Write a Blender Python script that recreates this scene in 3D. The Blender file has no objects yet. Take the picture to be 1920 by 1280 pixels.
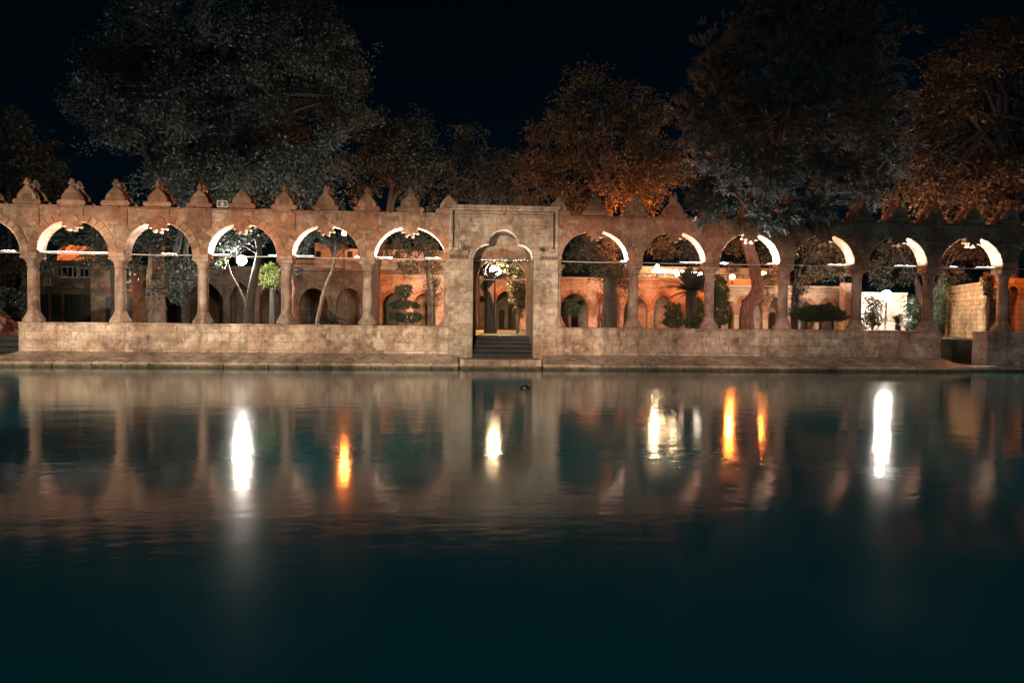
import bpy, math, random
import numpy as np
from mathutils import Vector, Matrix
random.seed(7); RNG = np.random.default_rng(7)
C = bpy.context.scene
COL = C.collection
R = math.radians

# ------------------------------------------------------------------ camera
F_PX, HOR, CAM_H, CAM_D = 1280.0, 595.0, 1.65, 22.6
YAW, ROLL = R(3.75), 0.011
PIT = -math.atan((640 - HOR) / F_PX)
_R0 = Vector((math.cos(YAW), -math.sin(YAW), 0)); _F0 = Vector((math.sin(YAW), math.cos(YAW), 0)); _U0 = Vector((0, 0, 1))
FW = _F0 * math.cos(PIT) + _U0 * math.sin(PIT); _U1 = -_F0 * math.sin(PIT) + _U0 * math.cos(PIT)
RT = _R0 * math.cos(ROLL) + _U1 * math.sin(ROLL); UP = _U1 * math.cos(ROLL) - _R0 * math.sin(ROLL)
CAM = Vector((0, -CAM_D, CAM_H))
cam = bpy.data.cameras.new('camera'); co = bpy.data.objects.new('camera', cam); COL.objects.link(co)
co.matrix_world = Matrix.Translation(CAM) @ Matrix((RT, UP, -FW)).transposed().to_4x4()
cam.sensor_width = 36; cam.lens = 36 * F_PX / 1920; cam.clip_start = .1; cam.clip_end = 900
C.camera = co
def at(px, py, Y=0.0):
    """point of the world plane y=Y that the photograph shows at pixel (px, py)"""
    d = FW + RT * ((px - 960) / F_PX) + UP * ((640 - py) / F_PX)
    return CAM + d * ((Y + CAM_D) / d.y)
def wx(px, Y): return at(px, 560, Y).x
def wz(py, Y, px=943): return at(px, py, Y).z
def mpp(Y): return (Y + CAM_D) / F_PX

# ------------------------------------------------------------------ world, sky glow, exposure
W = bpy.data.worlds.new('World'); C.world = W; W.use_nodes = True
wn = W.node_tree.nodes; wl = W.node_tree.links
bg = wn['Background']; sky = wn.new('ShaderNodeTexSky'); sky.sky_type = 'NISHITA'; sky.sun_disc = False
sky.sun_elevation = R(38); sky.sun_rotation = R(205); sky.air_density = 1.0; sky.dust_density = .2; sky.ozone_density = 2
mx = wn.new('ShaderNodeMix'); mx.data_type = 'RGBA'; mx.blend_type = 'MULTIPLY'; mx.inputs[0].default_value = 1
wl.new(sky.outputs[0], mx.inputs[6]); mx.inputs[7].default_value = (.08, .50, .60, 1)
wl.new(mx.outputs[2], bg.inputs[0]); bg.inputs[1].default_value = .0012
sun = bpy.data.lights.new('moon', 'SUN'); sun.energy = .27; sun.angle = R(.6); sun.color = (.62, .86, 1.0)
so = bpy.data.objects.new('moon', sun); COL.objects.link(so)
so.rotation_euler = Vector((.45, 1, -.62)).to_track_quat('-Z', 'Y').to_euler()
def flood(loc, aim, power, deg, col=(1, .68, .44), blend=.6, size=.25):
    l = bpy.data.lights.new('flood', 'SPOT'); l.energy = power; l.spot_size = R(deg); l.spot_blend = blend; l.color = col; l.shadow_soft_size = size
    o = bpy.data.objects.new('flood', l); COL.objects.link(o); o.location = loc
    o.rotation_euler = (Vector(aim) - Vector(loc)).to_track_quat('-Z', 'Y').to_euler(); return o
# floodlights of the near bank, behind the camera
for ax, fz, pw, deg in ((-14.5, 1.3, 52000, 23), (-9.5, 1.2, 46000, 23), (-4.8, 1.2, 41000, 23), (.6, 1.3, 42000, 24), (6.2, .9, 28000, 23), (11.3, -.4, 13500, 23), (17.0, -.8, 5000, 23)):
    flood((ax - (8 if ax != .6 else 3.5), -26, 1.6), (ax, 0, fz), pw, deg, (1, .755, .55) if ax < 5 else (1, .67, .50), .75, .35)
vs = C.view_settings; vs.view_transform = 'Standard'; vs.look = 'None'; vs.exposure = 0; vs.gamma = 1; vs.use_curve_mapping = False
C.cycles.use_denoising = True; C.cycles.denoiser = 'OPENIMAGEDENOISE'
C.cycles.max_bounces = 5; C.cycles.diffuse_bounces = 2; C.cycles.glossy_bounces = 3; C.cycles.transmission_bounces = 2
C.cycles.sample_clamp_indirect = 3; C.cycles.use_light_tree = True
C.cycles.caustics_reflective = False; C.cycles.caustics_refractive = False

# ------------------------------------------------------------------ materials
def mat(name):
    m = bpy.data.materials.new(name); m.use_nodes = True
    return m, m.node_tree.nodes, m.node_tree.links, m.node_tree.nodes['Principled BSDF']
def ramp(n, l, src, stops):
    r = n.new('ShaderNodeValToRGB'); l.new(src, r.inputs[0]); e = r.color_ramp.elements
    while len(e) < len(stops): e.new(.5)
    for i, (p, c) in enumerate(stops): e[i].position = p; e[i].color = (*c, 1) if len(c) == 3 else c
    return r
def mixc(n, l, fac, a, b, mode='MIX'):
    m = n.new('ShaderNodeMix'); m.data_type = 'RGBA'; m.blend_type = mode
    for i, v in ((0, fac), (6, a), (7, b)):
        if hasattr(v, 'links'): l.new(v, m.inputs[i])
        elif isinstance(v, (int, float)): m.inputs[i].default_value = v
        else: m.inputs[i].default_value = (*v, 1)
    return m.outputs[2]
def noise(n, l, vec, scale, det=5, rough=.6, sc=None):
    t = n.new('ShaderNodeTexNoise'); t.inputs['Scale'].default_value = scale; t.inputs['Detail'].default_value = det; t.inputs['Roughness'].default_value = rough
    if sc:
        m = n.new('ShaderNodeMapping'); m.inputs['Scale'].default_value = sc; l.new(vec, m.inputs[0]); vec = m.outputs[0]
    l.new(vec, t.inputs['Vector']); return t.outputs[0]
def stone(name, c1, c2, red, mortar, bw=.62, bh=.29, ms=.012, stain=.5, rough=.9, bump=.5, streak=.35, attr=False, worn=.85, wet=False):
    m, n, l, b = mat(name)
    g = n.new('ShaderNodeNewGeometry'); s = n.new('ShaderNodeSeparateXYZ'); l.new(g.outputs['Position'], s.inputs[0])
    a = n.new('ShaderNodeMath'); a.operation = 'ADD'; l.new(s.outputs[0], a.inputs[0]); l.new(s.outputs[1], a.inputs[1])
    cb = n.new('ShaderNodeCombineXYZ'); l.new(a.outputs[0], cb.inputs[0]); l.new(s.outputs[2], cb.inputs[1])
    wob = noise(n, l, g.outputs['Position'], 1.2, 2)
    dm = n.new('ShaderNodeVectorMath'); dm.operation = 'MULTIPLY_ADD'
    wc = n.new('ShaderNodeCombineXYZ'); l.new(wob, wc.inputs[0]); l.new(wob, wc.inputs[1])
    l.new(wc.outputs[0], dm.inputs[0]); dm.inputs[1].default_value = (.07, .05, 0); l.new(cb.outputs[0], dm.inputs[2])
    br = n.new('ShaderNodeTexBrick'); l.new(dm.outputs[0], br.inputs['Vector'])
    br.inputs['Scale'].default_value = 1; br.inputs['Brick Width'].default_value = bw; br.inputs['Row Height'].default_value = bh
    br.inputs['Mortar Size'].default_value = ms; br.inputs['Mortar Smooth'].default_value = .3; br.inputs['Bias'].default_value = 0
    br.inputs['Color1'].default_value = (0, 0, 0, 1); br.inputs['Color2'].default_value = (1, 1, 1, 1); br.inputs['Mortar'].default_value = (.5, .5, .5, 1)
    if attr:
        at_ = n.new('ShaderNodeAttribute'); at_.attribute_name = 'rnd'; blk = at_.outputs['Fac']
    else: blk = br.outputs['Color']
    big = noise(n, l, g.outputs['Position'], .55, 4)
    fine = noise(n, l, g.outputs['Position'], 6, 6, .7)
    grit = noise(n, l, g.outputs['Position'], 34, 4, .7)
    col = mixc(n, l, blk, c1, c2)
    rr = ramp(n, l, big, [(.42, (0, 0, 0)), (.62, (1, 1, 1))])
    rf = n.new('ShaderNodeMath'); rf.operation = 'MULTIPLY'; l.new(rr.outputs[0], rf.inputs[0]); rf.inputs[1].default_value = .75
    col = mixc(n, l, rf.outputs[0], col, red)
    fr = ramp(n, l, fine, [(.32, (.34, .30, .28)), (.47, (.9, .88, .86)), (.56, (1.05, 1.03, 1)), (.75, (1.35, 1.28, 1.2))])
    col = mixc(n, l, stain, col, mixc(n, l, 1, col, fr.outputs[0], 'MULTIPLY'))
    gr = ramp(n, l, grit, [(.3, (.72, .7, .68)), (.6, (1.1, 1.1, 1.1))])
    col = mixc(n, l, .7, col, mixc(n, l, 1, col, gr.outputs[0], 'MULTIPLY'))
    st = noise(n, l, g.outputs['Position'], 1, 5, .65, (2.6, 2.6, .5))
    sr = ramp(n, l, st, [(.50, (1, 1, 1)), (.66, (.34, .31, .30))])
    col = mixc(n, l, streak, col, mixc(n, l, 1, col, sr.outputs[0], 'MULTIPLY'))
    if not attr:
        mf = n.new('ShaderNodeMath'); mf.operation = 'MULTIPLY'; l.new(br.outputs['Fac'], mf.inputs[0]); mf.inputs[1].default_value = .8
        col = mixc(n, l, mf.outputs[0], col, mortar)
    wr = ramp(n, l, noise(n, l, g.outputs['Position'], .9, 8, .72), [(.44, (1, 1, 1)), (.56, (.62, .58, .55)), (.66, (.34, .31, .30))])
    col = mixc(n, l, worn, col, mixc(n, l, 1, col, wr.outputs[0], 'MULTIPLY'))
    pr = ramp(n, l, noise(n, l, g.outputs['Position'], 1.9, 6, .68), [(.57, (0, 0, 0)), (.63, (.38, .38, .38))])
    col = mixc(n, l, pr.outputs[0], col, tuple(min(.8, c * 1.28) for c in c2))
    if wet:
        zz = n.new('ShaderNodeMath'); zz.operation = 'MULTIPLY_ADD'; l.new(fine, zz.inputs[0]); zz.inputs[1].default_value = -.12; l.new(s.outputs[2], zz.inputs[2])
        wz_ = ramp(n, l, zz.outputs[0], [(0, (.22, .24, .20)), (.045, (1, 1, 1))]); col = mixc(n, l, 1, col, wz_.outputs[0], 'MULTIPLY')
    l.new(col, b.inputs['Base Color']); b.inputs['Roughness'].default_value = rough; b.inputs['Specular IOR Level'].default_value = .2
    h = n.new('ShaderNodeMath'); h.operation = 'MULTIPLY_ADD'; l.new(br.outputs['Fac'], h.inputs[0]); h.inputs[1].default_value = 0 if attr else -.6; l.new(fine, h.inputs[2])
    h2 = n.new('ShaderNodeMath'); h2.operation = 'MULTIPLY_ADD'; l.new(grit, h2.inputs[0]); h2.inputs[1].default_value = .5; l.new(h.outputs[0], h2.inputs[2])
    bp = n.new('ShaderNodeBump'); bp.inputs['Strength'].default_value = bump; bp.inputs['Distance'].default_value = .04
    l.new(h2.outputs[0], bp.inputs['Height']); l.new(bp.outputs[0], b.inputs['Normal'])
    return m
def plain(name, col, rough=.8, metal=0, var=.25, scale=5, bump=.2, spec=.3):
    m, n, l, b = mat(name); g = n.new('ShaderNodeNewGeometry')
    f = noise(n, l, g.outputs['Position'], scale, 5)
    r = ramp(n, l, f, [(.3, tuple(c * (1 - var) for c in col)), (.7, tuple(min(1, c * (1 + var)) for c in col))])
    l.new(r.outputs[0], b.inputs['Base Color']); b.inputs['Roughness'].default_value = rough; b.inputs['Metallic'].default_value = metal
    b.inputs['Specular IOR Level'].default_value = spec
    if bump:
        bp = n.new('ShaderNodeBump'); bp.inputs['Strength'].default_value = bump; bp.inputs['Distance'].default_value = .03
        l.new(noise(n, l, g.outputs['Position'], scale * 4, 4), bp.inputs['Height']); l.new(bp.outputs[0], b.inputs['Normal'])
    return m
def glow(name, col, s):
    m, n, l, b = mat(name); b.inputs['Base Color'].default_value = (.8, .8, .8, 1)
    b.inputs['Emission Color'].default_value = (*col, 1); b.inputs['Emission Strength'].default_value = s; return m
def leafm(name, c1, c2, rough=.5, trans=.25, spec=.35):
    m, n, l, b = mat(name); a = n.new('ShaderNodeAttribute'); a.attribute_name = 'rnd'
    r = ramp(n, l, a.outputs['Fac'], [(0, c1), (1, c2)])
    l.new(r.outputs[0], b.inputs['Base Color']); b.inputs['Roughness'].default_value = rough; b.inputs['Specular IOR Level'].default_value = spec
    t = n.new('ShaderNodeBsdfTranslucent'); l.new(r.outputs[0], t.inputs[0]); s = n.new('ShaderNodeMixShader'); s.inputs[0].default_value = trans
    l.new(b.outputs[0], s.inputs[1]); l.new(t.outputs[0], s.inputs[2]); l.new(s.outputs[0], n['Material Output'].inputs[0]); return m
def barkm(name, c1, c2, sc=(5, 5, 1.2)):
    m, n, l, b = mat(name); g = n.new('ShaderNodeNewGeometry'); f = noise(n, l, g.outputs['Position'], 2.5, 6, .7, sc)
    r = ramp(n, l, f, [(.35, c1), (.65, c2)]); l.new(r.outputs[0], b.inputs['Base Color']); b.inputs['Roughness'].default_value = .9
    bp = n.new('ShaderNodeBump'); bp.inputs['Strength'].default_value = .8; bp.inputs['Distance'].default_value = .05; l.new(f, bp.inputs['Height']); l.new(bp.outputs[0], b.inputs['Normal']); return m

M = {}
M['stone'] = stone('ashlar', (.20, .13, .09), (.47, .36, .27), (.34, .16, .095), (.22, .17, .13), streak=.4, stain=.8)
M['sill'] = stone('sill_ashlar', (.40, .31, .23), (.60, .52, .42), (.40, .28, .20), (.28, .22, .16), .70, .27, .012, .8, streak=.75)
M['dressed'] = stone('dressed', (.24, .15, .10), (.42, .29, .20), (.33, .14, .08), (.3, .2, .2), attr=True, streak=.2)
M['gate'] = stone('gate_ashlar', (.34, .28, .22), (.49, .43, .35), (.38, .27, .20), (.22, .18, .14), .8, .36, .010, .85, streak=.6)
M['shaft'] = stone('shaft_stone', (.38, .30, .24), (.42, .34, .28), (.36, .24, .18), (.3, .25, .2), 9, 9, .0, .55, streak=.75)
M['slab'] = stone('apron_slab', (.50, .42, .32), (.62, .52, .42), (.46, .36, .28), (.16, .13, .11), .34, 2.5, .010, .8, streak=.6, wet=True)
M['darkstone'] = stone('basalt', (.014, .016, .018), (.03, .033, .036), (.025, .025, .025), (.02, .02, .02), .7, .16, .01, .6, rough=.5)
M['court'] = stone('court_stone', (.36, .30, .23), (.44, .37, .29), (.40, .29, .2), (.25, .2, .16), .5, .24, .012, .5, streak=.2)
M['courtplain'] = stone('court_plaster', (.42, .36, .28), (.46, .40, .32), (.44, .34, .25), (.3, .3, .3), 3, 3, .0, .4, streak=.2)
M['brick'] = stone('yellow_brick', (.42, .31, .17), (.52, .40, .24), (.40, .26, .14), (.20, .13, .08), .42, .20, .022, .6, streak=.4)
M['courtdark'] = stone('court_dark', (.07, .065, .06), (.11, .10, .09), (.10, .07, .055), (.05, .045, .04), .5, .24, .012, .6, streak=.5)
M['house'] = stone('house_stone', (.20, .16, .13), (.30, .25, .2), (.26, .16, .11), (.14, .12, .1), .6, .28, .012, .6, streak=.5)
M['white'] = stone('white_render', (.62, .60, .55), (.70, .68, .62), (.60, .56, .5), (.5, .48, .44), .9, .4, .006, .4, streak=.15)
M['redrock'] = plain('red_rock', (.30, .15, .11), .95, 0, .5, 2.5, .9)
M['metal'] = plain('dark_metal', (.05, .05, .055), .5, .7, .1, 3, 0)
M['rod'] = plain('iron_rod', (.45, .42, .40), .5, .3, .2, 6, 0)
M['housing'] = glow('tube_side', (1, .9, .84), .95)
M['wood'] = plain('door_wood', (.05, .028, .018), .6, 0, .3, 4, .3)
M['shutter'] = plain('shutter_blue', (.035, .045, .055), .5, 0, .3, 5, .2)
M['glass'] = plain('dark_pane', (.012, .016, .02), .12, 0, .1, 3, 0, .5)
M['bark'] = barkm('bark', (.06, .045, .035), (.17, .13, .10))
M['redbark'] = barkm('red_bark', (.07, .03, .022), (.27, .12, .08), (7, 7, 1.6))
M['darkbark'] = barkm('dark_bark', (.018, .018, .018), (.05, .045, .04))
M['leaf'] = leafm('leaf_green', (.012, .022, .021), (.055, .069, .060))
M['leafd'] = leafm('leaf_dark', (.018, .032, .030), (.062, .080, .070))
M['leafy'] = leafm('leaf_yellow_green', (.08, .12, .03), (.20, .24, .07))
M['leafb'] = leafm('leaf_bronze', (.035, .035, .022), (.12, .095, .055), trans=.35)
M['needle'] = leafm('needle', (.028, .042, .040), (.072, .09, .084), .55, .15)
M['yew'] = leafm('clipped', (.018, .035, .018), (.05, .075, .035), .55, .1)
M['bloom'] = leafm('bloom', (.10, .03, .02), (.34, .07, .05))
M['soil'] = plain('garden_ground', (.07, .075, .045), .95, 0, .4, 1.2, .5)
M['paving'] = plain('paving', (.20, .17, .14), .8, 0, .25, 1.5, .3)
M['lampwhite'] = glow('lamp_white', (1, .93, .80), 900)
M['lampcream'] = glow('lamp_cream', (1, .74, .42), 650)
M['lampwarm'] = glow('lamp_warm', (1, .50, .17), 650)
M['sodium'] = glow('lamp_sodium', (1, .21, .03), 1100)
M['tube'] = glow('tube_top', (1, .91, .84), 62)
m, n, l, b = mat('pool_water'); g = n.new('ShaderNodeNewGeometry')
b.inputs['Base Color'].default_value = (.007, .20, .235, 1); b.inputs['IOR'].default_value = 1.33; b.inputs['Roughness'].default_value = .085
n1 = noise(n, l, g.outputs['Position'], 1, 3, .55, (1.3, 2.2, 1)); n2 = noise(n, l, g.outputs['Position'], 1, 2, .5, (6, 10, 1)); n3 = noise(n, l, g.outputs['Position'], 1, 2, .5, (.22, .3, 1))
a1 = n.new('ShaderNodeMath'); a1.operation = 'MULTIPLY_ADD'; l.new(n2, a1.inputs[0]); a1.inputs[1].default_value = .30; l.new(n1, a1.inputs[2])
bp = n.new('ShaderNodeBump'); bp.inputs['Strength'].default_value = 1; bp.inputs['Distance'].default_value = .0040
l.new(a1.outputs[0], bp.inputs['Height']); l.new(bp.outputs[0], b.inputs['Normal']); M['water'] = m
rr = ramp(n, l, n3, [(.35, (.075, .075, .075)), (.65, (.125, .125, .125))]); l.new(rr.outputs[0], b.inputs['Roughness'])

# ------------------------------------------------------------------ helpers
def link(name, verts, faces, m=None, parent=None, rnd=None, smooth=False, normals=True):
    me = bpy.data.meshes.new(name)
    if isinstance(verts, np.ndarray):
        nf = len(faces); me.vertices.add(len(verts)); me.vertices.foreach_set('co', verts.astype(np.float32).ravel())
        me.loops.add(nf * 4); me.loops.foreach_set('vertex_index', faces.astype(np.int32).ravel())
        me.polygons.add(nf); me.polygons.foreach_set('loop_start', np.arange(nf, dtype=np.int32) * 4)
        me.update(calc_edges=True)
    else: me.from_pydata([tuple(v) for v in verts], [], faces); me.update()
    if rnd is not None:
        a = me.attributes.new('rnd', 'FLOAT', 'POINT'); a.data.foreach_set('value', np.asarray(rnd, dtype=np.float32))
    if m: me.materials.append(m if not isinstance(m, str) else M[m])
    if smooth: me.polygons.foreach_set('use_smooth', [True] * len(me.polygons))
    o = bpy.data.objects.new(name, me); COL.objects.link(o)
    if parent: o.parent = parent
    return o
def tag(o, label=None, cat=None, group=None, kind=None):
    for k, v in (('label', label), ('category', cat), ('group', group), ('kind', kind)):
        if v: o[k] = v
    return o
def thing(name, label, cat, group=None, loc=(0, 0, 0)):
    o = bpy.data.objects.new(name, None); COL.objects.link(o); o.location = loc; o.empty_display_size = .2
    return tag(o, label, cat, group)
class MB:
    def __init__(s): s.v = []; s.f = []; s.r = []
    def add(s, v, f, r=None):
        k = len(s.v); s.v += [tuple(p) for p in v]; s.f += [tuple(i + k for i in q) for q in f]
        s.r += [random.random() if r is None else r] * len(v); return s
    def box(s, x0, x1, y0, y1, z0, z1, r=None):
        return s.add([(x, y, z) for x in (x0, x1) for y in (y0, y1) for z in (z0, z1)],
                     [(0, 1, 3, 2), (4, 6, 7, 5), (0, 4, 5, 1), (2, 3, 7, 6), (0, 2, 6, 4), (1, 5, 7, 3)], r)
    def prism(s, pts, y0, y1, r=None):          # pts (x, z) outline extruded along y
        n_ = len(pts); v = [(x, y0, z) for x, z in pts] + [(x, y1, z) for x, z in pts]
        f = [tuple(range(n_)), tuple(range(2 * n_ - 1, n_ - 1, -1))] + [(i, i + n_, (i + 1) % n_ + n_, (i + 1) % n_) for i in range(n_)]
        return s.add(v, f, r)
    def lathe(s, c, prof, sides=24, sq=False, r=None):
        v = []; 
        for rad, z in prof:
            for k in range(sides):
                a = 2 * math.pi * (k + .5) / sides; q = 1
                v.append((c[0] + rad * q * math.cos(a), c[1] + rad * q * math.sin(a), c[2] + z))
        f = [(i * sides + k, i * sides + (k + 1) % sides, (i + 1) * sides + (k + 1) % sides, (i + 1) * sides + k) for i in range(len(prof) - 1) for k in range(sides)]
        f += [tuple(range(sides - 1, -1, -1)), tuple(range((len(prof) - 1) * sides, len(prof) * sides))]
        return s.add(v, f, r)
    def tube(s, pts, rad, sides=8, r=None):
        pts = [Vector(p) for p in pts]; v = []
        if not isinstance(rad, (list, tuple)): rad = [rad] * len(pts)
        for i, p in enumerate(pts):
            d = (pts[min(i + 1, len(pts) - 1)] - pts[max(i - 1, 0)]).normalized()
            u = d.orthogonal().normalized() if i == 0 else (u - d * u.dot(d)).normalized(); w = d.cross(u)
            for k in range(sides):
                a = 2 * math.pi * k / sides; v.append(p + (u * math.cos(a) + w * math.sin(a)) * rad[i])
        f = [(i * sides + k, i * sides + (k + 1) % sides, (i + 1) * sides + (k + 1) % sides, (i + 1) * sides + k) for i in range(len(pts) - 1) for k in range(sides)]
        f += [tuple(range(sides - 1, -1, -1)), tuple(range((len(pts) - 1) * sides, len(pts) * sides))]
        return s.add(v, f, r)
    def build(s, name, m, parent=None, smooth=False):
        o = link(name, s.v, s.f, m, parent, rnd=s.r, smooth=smooth)
        if smooth:
            me = o.data; me.polygons.foreach_set('use_smooth', [len(p.vertices) <= 4 for p in me.polygons])
        return o
def bevel(o, w=.012, seg=1):
    md = o.modifiers.new('b', 'BEVEL'); md.width = w; md.segments = seg; md.limit_method = 'ANGLE'; md.angle_limit = R(40); return o
def curve(kind, xa, xb, zs, h, n_=20, pts=None):
    if kind == 'rect': return [(xa, zs), (xb, zs)]
    if kind == 'pts': return pts
    c, w = (xa + xb) / 2, (xb - xa) / 2; out = []
    for i in range(n_ + 1):
        a = math.pi * (1 - i / n_)
        if kind == 'round': out.append((c + w * math.cos(a), zs + h * math.sin(a)))
        else:
            t = math.cos(a); out.append((c + w * t, zs + h * (1 - abs(t) ** 1.7) ** .85 * (1 - .0 * abs(t))))
    return out
def arch_wall(mb, x0, x1, z0, z1, y0, y1, ops):
    """ops: (xa, xb, zbottom, zspring, rise, kind[, pts]) left to right"""
    def q2(a, b_, c, d):                            # 2-D quad on both faces
        mb.add([(a[0], y0, a[1]), (b_[0], y0, b_[1]), (c[0], y0, c[1]), (d[0], y0, d[1])], [(0, 1, 2, 3)], .5)
        mb.add([(a[0], y1, a[1]), (b_[0], y1, b_[1]), (c[0], y1, c[1]), (d[0], y1, d[1])], [(3, 2, 1, 0)], .5)
    def e2(a, b_): mb.add([(a[0], y0, a[1]), (b_[0], y0, b_[1]), (b_[0], y1, b_[1]), (a[0], y1, a[1])], [(0, 1, 2, 3)], .5)
    x = x0
    for op in ops:
        xa, xb, zb, zs, h, kind = op[:6]; cv = curve(kind, xa, xb, zs, h, pts=op[6] if len(op) > 6 else None)
        if xa > x: q2((x, z0), (xa, z0), (xa, z1), (x, z1)); e2((x, z0), (xa, z0))
        for p, q in zip(cv[:-1], cv[1:]): q2(p, q, (q[0], z1), (p[0], z1)); e2(p, q)
        if zb > z0: q2((xa, z0), (xb, z0), (xb, zb), (xa, zb)); e2((xa, zb), (xb, zb)); e2((xa, z0), (xb, z0))
        e2((xa, zb), (xa, zs)); e2((xb, zb), (xb, zs)); x = xb
    if x1 > x: q2((x, z0), (x1, z0), (x1, z1), (x, z1)); e2((x, z0), (x1, z0))
    e2((x0, z1), (x1, z1)); e2((x0, z0), (x0, z1)); e2((x1, z0), (x1, z1)); return mb

# ------------------------------------------------------------------ ground and water
ZG, ZS, ZROD, ZCAP, ZTOP, ZBASE, TH = 1.0, 1.35, 3.55, 3.42, 5.04, .43, .5
mb = MB(); mb.box(-120, 120, -21.9, 2.5, -.6, 0); tag(mb.build('water', 'water'), 'still dark teal water of the long pool', None, None, 'structure')
mb = MB(); mb.box(-120, 120, -60, -21.905, -1, .12); tag(mb.build('near_bank', 'paving'), kind='structure')
mb = MB(); mb.box(-60, 60, -24.6, -24.3, .121, 1.50); tag(mb.build('flood_cutoff_wall', 'paving'), kind='structure')  # unseen wall, added to keep the floods off the near water
XL0, XL1 = at(38, 640, 0).x, at(878, 640, 0).x
XR0, XR1 = at(1006, 640, 0).x, at(1762, 640, 0).x
XP0, XP1 = at(1847, 640, 0).x, at(1885, 640, 0).x
mb = MB()
for a, b_, yf in ((-160, XL0 - 3.2, 1.2), (XL0 + .02, XL1 - .3, .64), (XL1 - .3, XR0 + .3, 2.9), (XR0 + .3, XR1 - .02, .64), (XP1 + .02, 160, .64)):
    mb.box(a, b_, yf, 260, -.8, ZG)
mb.box(XR1 - .02, XP1 + .02, 2.6, 260, -.8, ZG); mb.box(XL0 - 3.2, XL0 + .02, 3.4, 260, -.8, ZG)
tag(mb.build('garden_ground', 'soil'), kind='structure')
mb = MB(); mb.box(-60, 60, 7.5, 13.4, ZG + .004, ZG + .008); tag(mb.build('garden_path', 'paving'), kind='structure')
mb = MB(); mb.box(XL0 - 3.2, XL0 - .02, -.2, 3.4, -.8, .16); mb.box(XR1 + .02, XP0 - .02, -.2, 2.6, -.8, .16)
tag(mb.build('low_landing', 'darkstone'), kind='structure')

# ------------------------------------------------------------------ arcade
def finial(mb, x, y0, y1, z, v=0, tip=True):
    j = lambda s=.008: random.uniform(-s, s)
    h = [(.385, 0), (.43, .045), (.425, .115), (.365, .155), (.285, .16), (.295, .21), (.275, .29), (.225, .37), (.155, .45), (.09, .515), (.045, .575)]
    if random.random() < .3: h[-1] = (.075, .56)
    if tip: h += [(.028, .60), (.10, .635), (.055, .70), (.012, .82)]
    else: h += [(.03, .60)]
    k = 1 + v
    L = [(x - a * k + j(), z + b_ * (1 + v) + j()) for a, b_ in h]; Rr = [(x + a * k + j(), z + b_ * (1 + v) + j()) for a, b_ in reversed(h)]
    Rr = Rr[::-1]; cut = [0, 4, 7, len(L) - 1]
    if random.random() < .75: mb.box(x - .15, x + .15, y0 - .022, y0 + .02, z + .17, z + .33 * k, random.choice((0, .1, .2)))
    for a, b_ in zip(cut[:-1], cut[1:]):
        mb.prism(L[a:b_ + 1] + Rr[a:b_ + 1][::-1], y0 - random.uniform(0, .012), y1, random.choice((.05, .3, .75, 1)) if b_ < len(L) - 1 else .8)
def ring(mb, xc, zs, w, h, t, y0, y1, n_=17):
    for i in range(n_):
        a0, a1 = math.pi * (i + .035) / n_, math.pi * (i + .965) / n_; yy = y0 - random.uniform(0, .012)
        m_ = 3; P = []
        for k in range(m_ + 1):
            a = a0 + (a1 - a0) * k / m_; P.append((xc + (w + .004) * math.cos(a), zs + (h + .004) * math.sin(a)))
        tt = t * random.uniform(.92, 1.04)
        for k in range(m_, -1, -1):
            a = a0 + (a1 - a0) * k / m_; P.append((xc + (w + tt) * math.cos(a), zs + (h + tt) * math.sin(a)))
        mb.prism(P, yy, y1)
def boss(mb, x, z):
    P = []; n_ = 36
    for i in range(n_):
        a = 2 * math.pi * i / n_; dn = max(0, -math.sin(a)); r = .235 + (.07 * min(1, dn * 2) * (1 if (i % 4) < 2 else -.4) if dn > 0 else 0)
        P.append((x + r * 1.08 * math.cos(a), z + r * math.sin(a)))
    mb.prism(P, -.07, .16)
def tie(parent, x0, x1, y, z, r=.014, name='tie_rod', m='rod'):
    mb = MB(); s = .02; mb.tube([(x0, y, z), ((x0 + x1) / 2, y, z - s), (x1, y, z)], r, 6); mb.build(name, m, parent)
def column(parent, x, plinth=ZS):
    y = TH / 2; r = .163
    mb = MB(); mb.lathe((x, y, 0), [(r * 1.04, plinth + .36), (r * 1.03, 2.2), (r * .99, 2.9), (r * .95, 3.13)], 28); c = mb.build('column', 'shaft', parent, True)
    mb = MB(); mb.lathe((x, y, 0), [(.325, plinth), (.325, plinth + .07), (.30, plinth + .10), (.255, plinth + .18), (.20, plinth + .29), (.18, plinth + .31), (.195, plinth + .35), (.165, plinth + .37)], 8)
    bevel(mb.build('base', 'shaft', c))
    mb = MB(); mb.lathe((x, y, 0), [(.155, 3.11), (.185, 3.125), (.185, 3.16), (.16, 3.175), (.175, 3.22), (.23, 3.31), (.275, 3.345), (.275, ZCAP - .003)], 16)
    mb.box(x - .26, x + .26, y - .262, y + .262, 3.355, ZCAP - .002); bevel(mb.build('capital', 'shaft', c)); return c
def col_x(px): return at(px, 540, TH / 2).x
UPK = {}
def strip(L):
    k = round(L, 1)
    if k not in UPK: UPK[k] = glow('tube_top', (1, .90, .82), (720 if k > .5 else 1800) / max(k, .2) * (1.7 if k > 1.2 else 1))
    return UPK[k]
def uplight(px0, px1, label):
    x0, x1 = at(px0, 480, .2).x, at(px1, 480, .2).x; z = ZROD + .017
    t = thing('tube_light', label, 'light', 'tube lights lying on the arcade tie rods', ((x0 + x1) / 2, .2, z))
    hl = (x1 - x0) / 2
    mb = MB(); mb.box(-hl, hl, -.022, .022, .010, .028); mb.build('housing', 'housing', t)
    mb = MB(); mb.add([(-hl + .03, -.012, .029), (hl - .03, -.012, .029), (hl - .03, .022, .029), (-hl + .03, .022, .029)], [(0, 1, 2, 3)]); mb.build('diffuser', strip(hl * 2), t)
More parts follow.
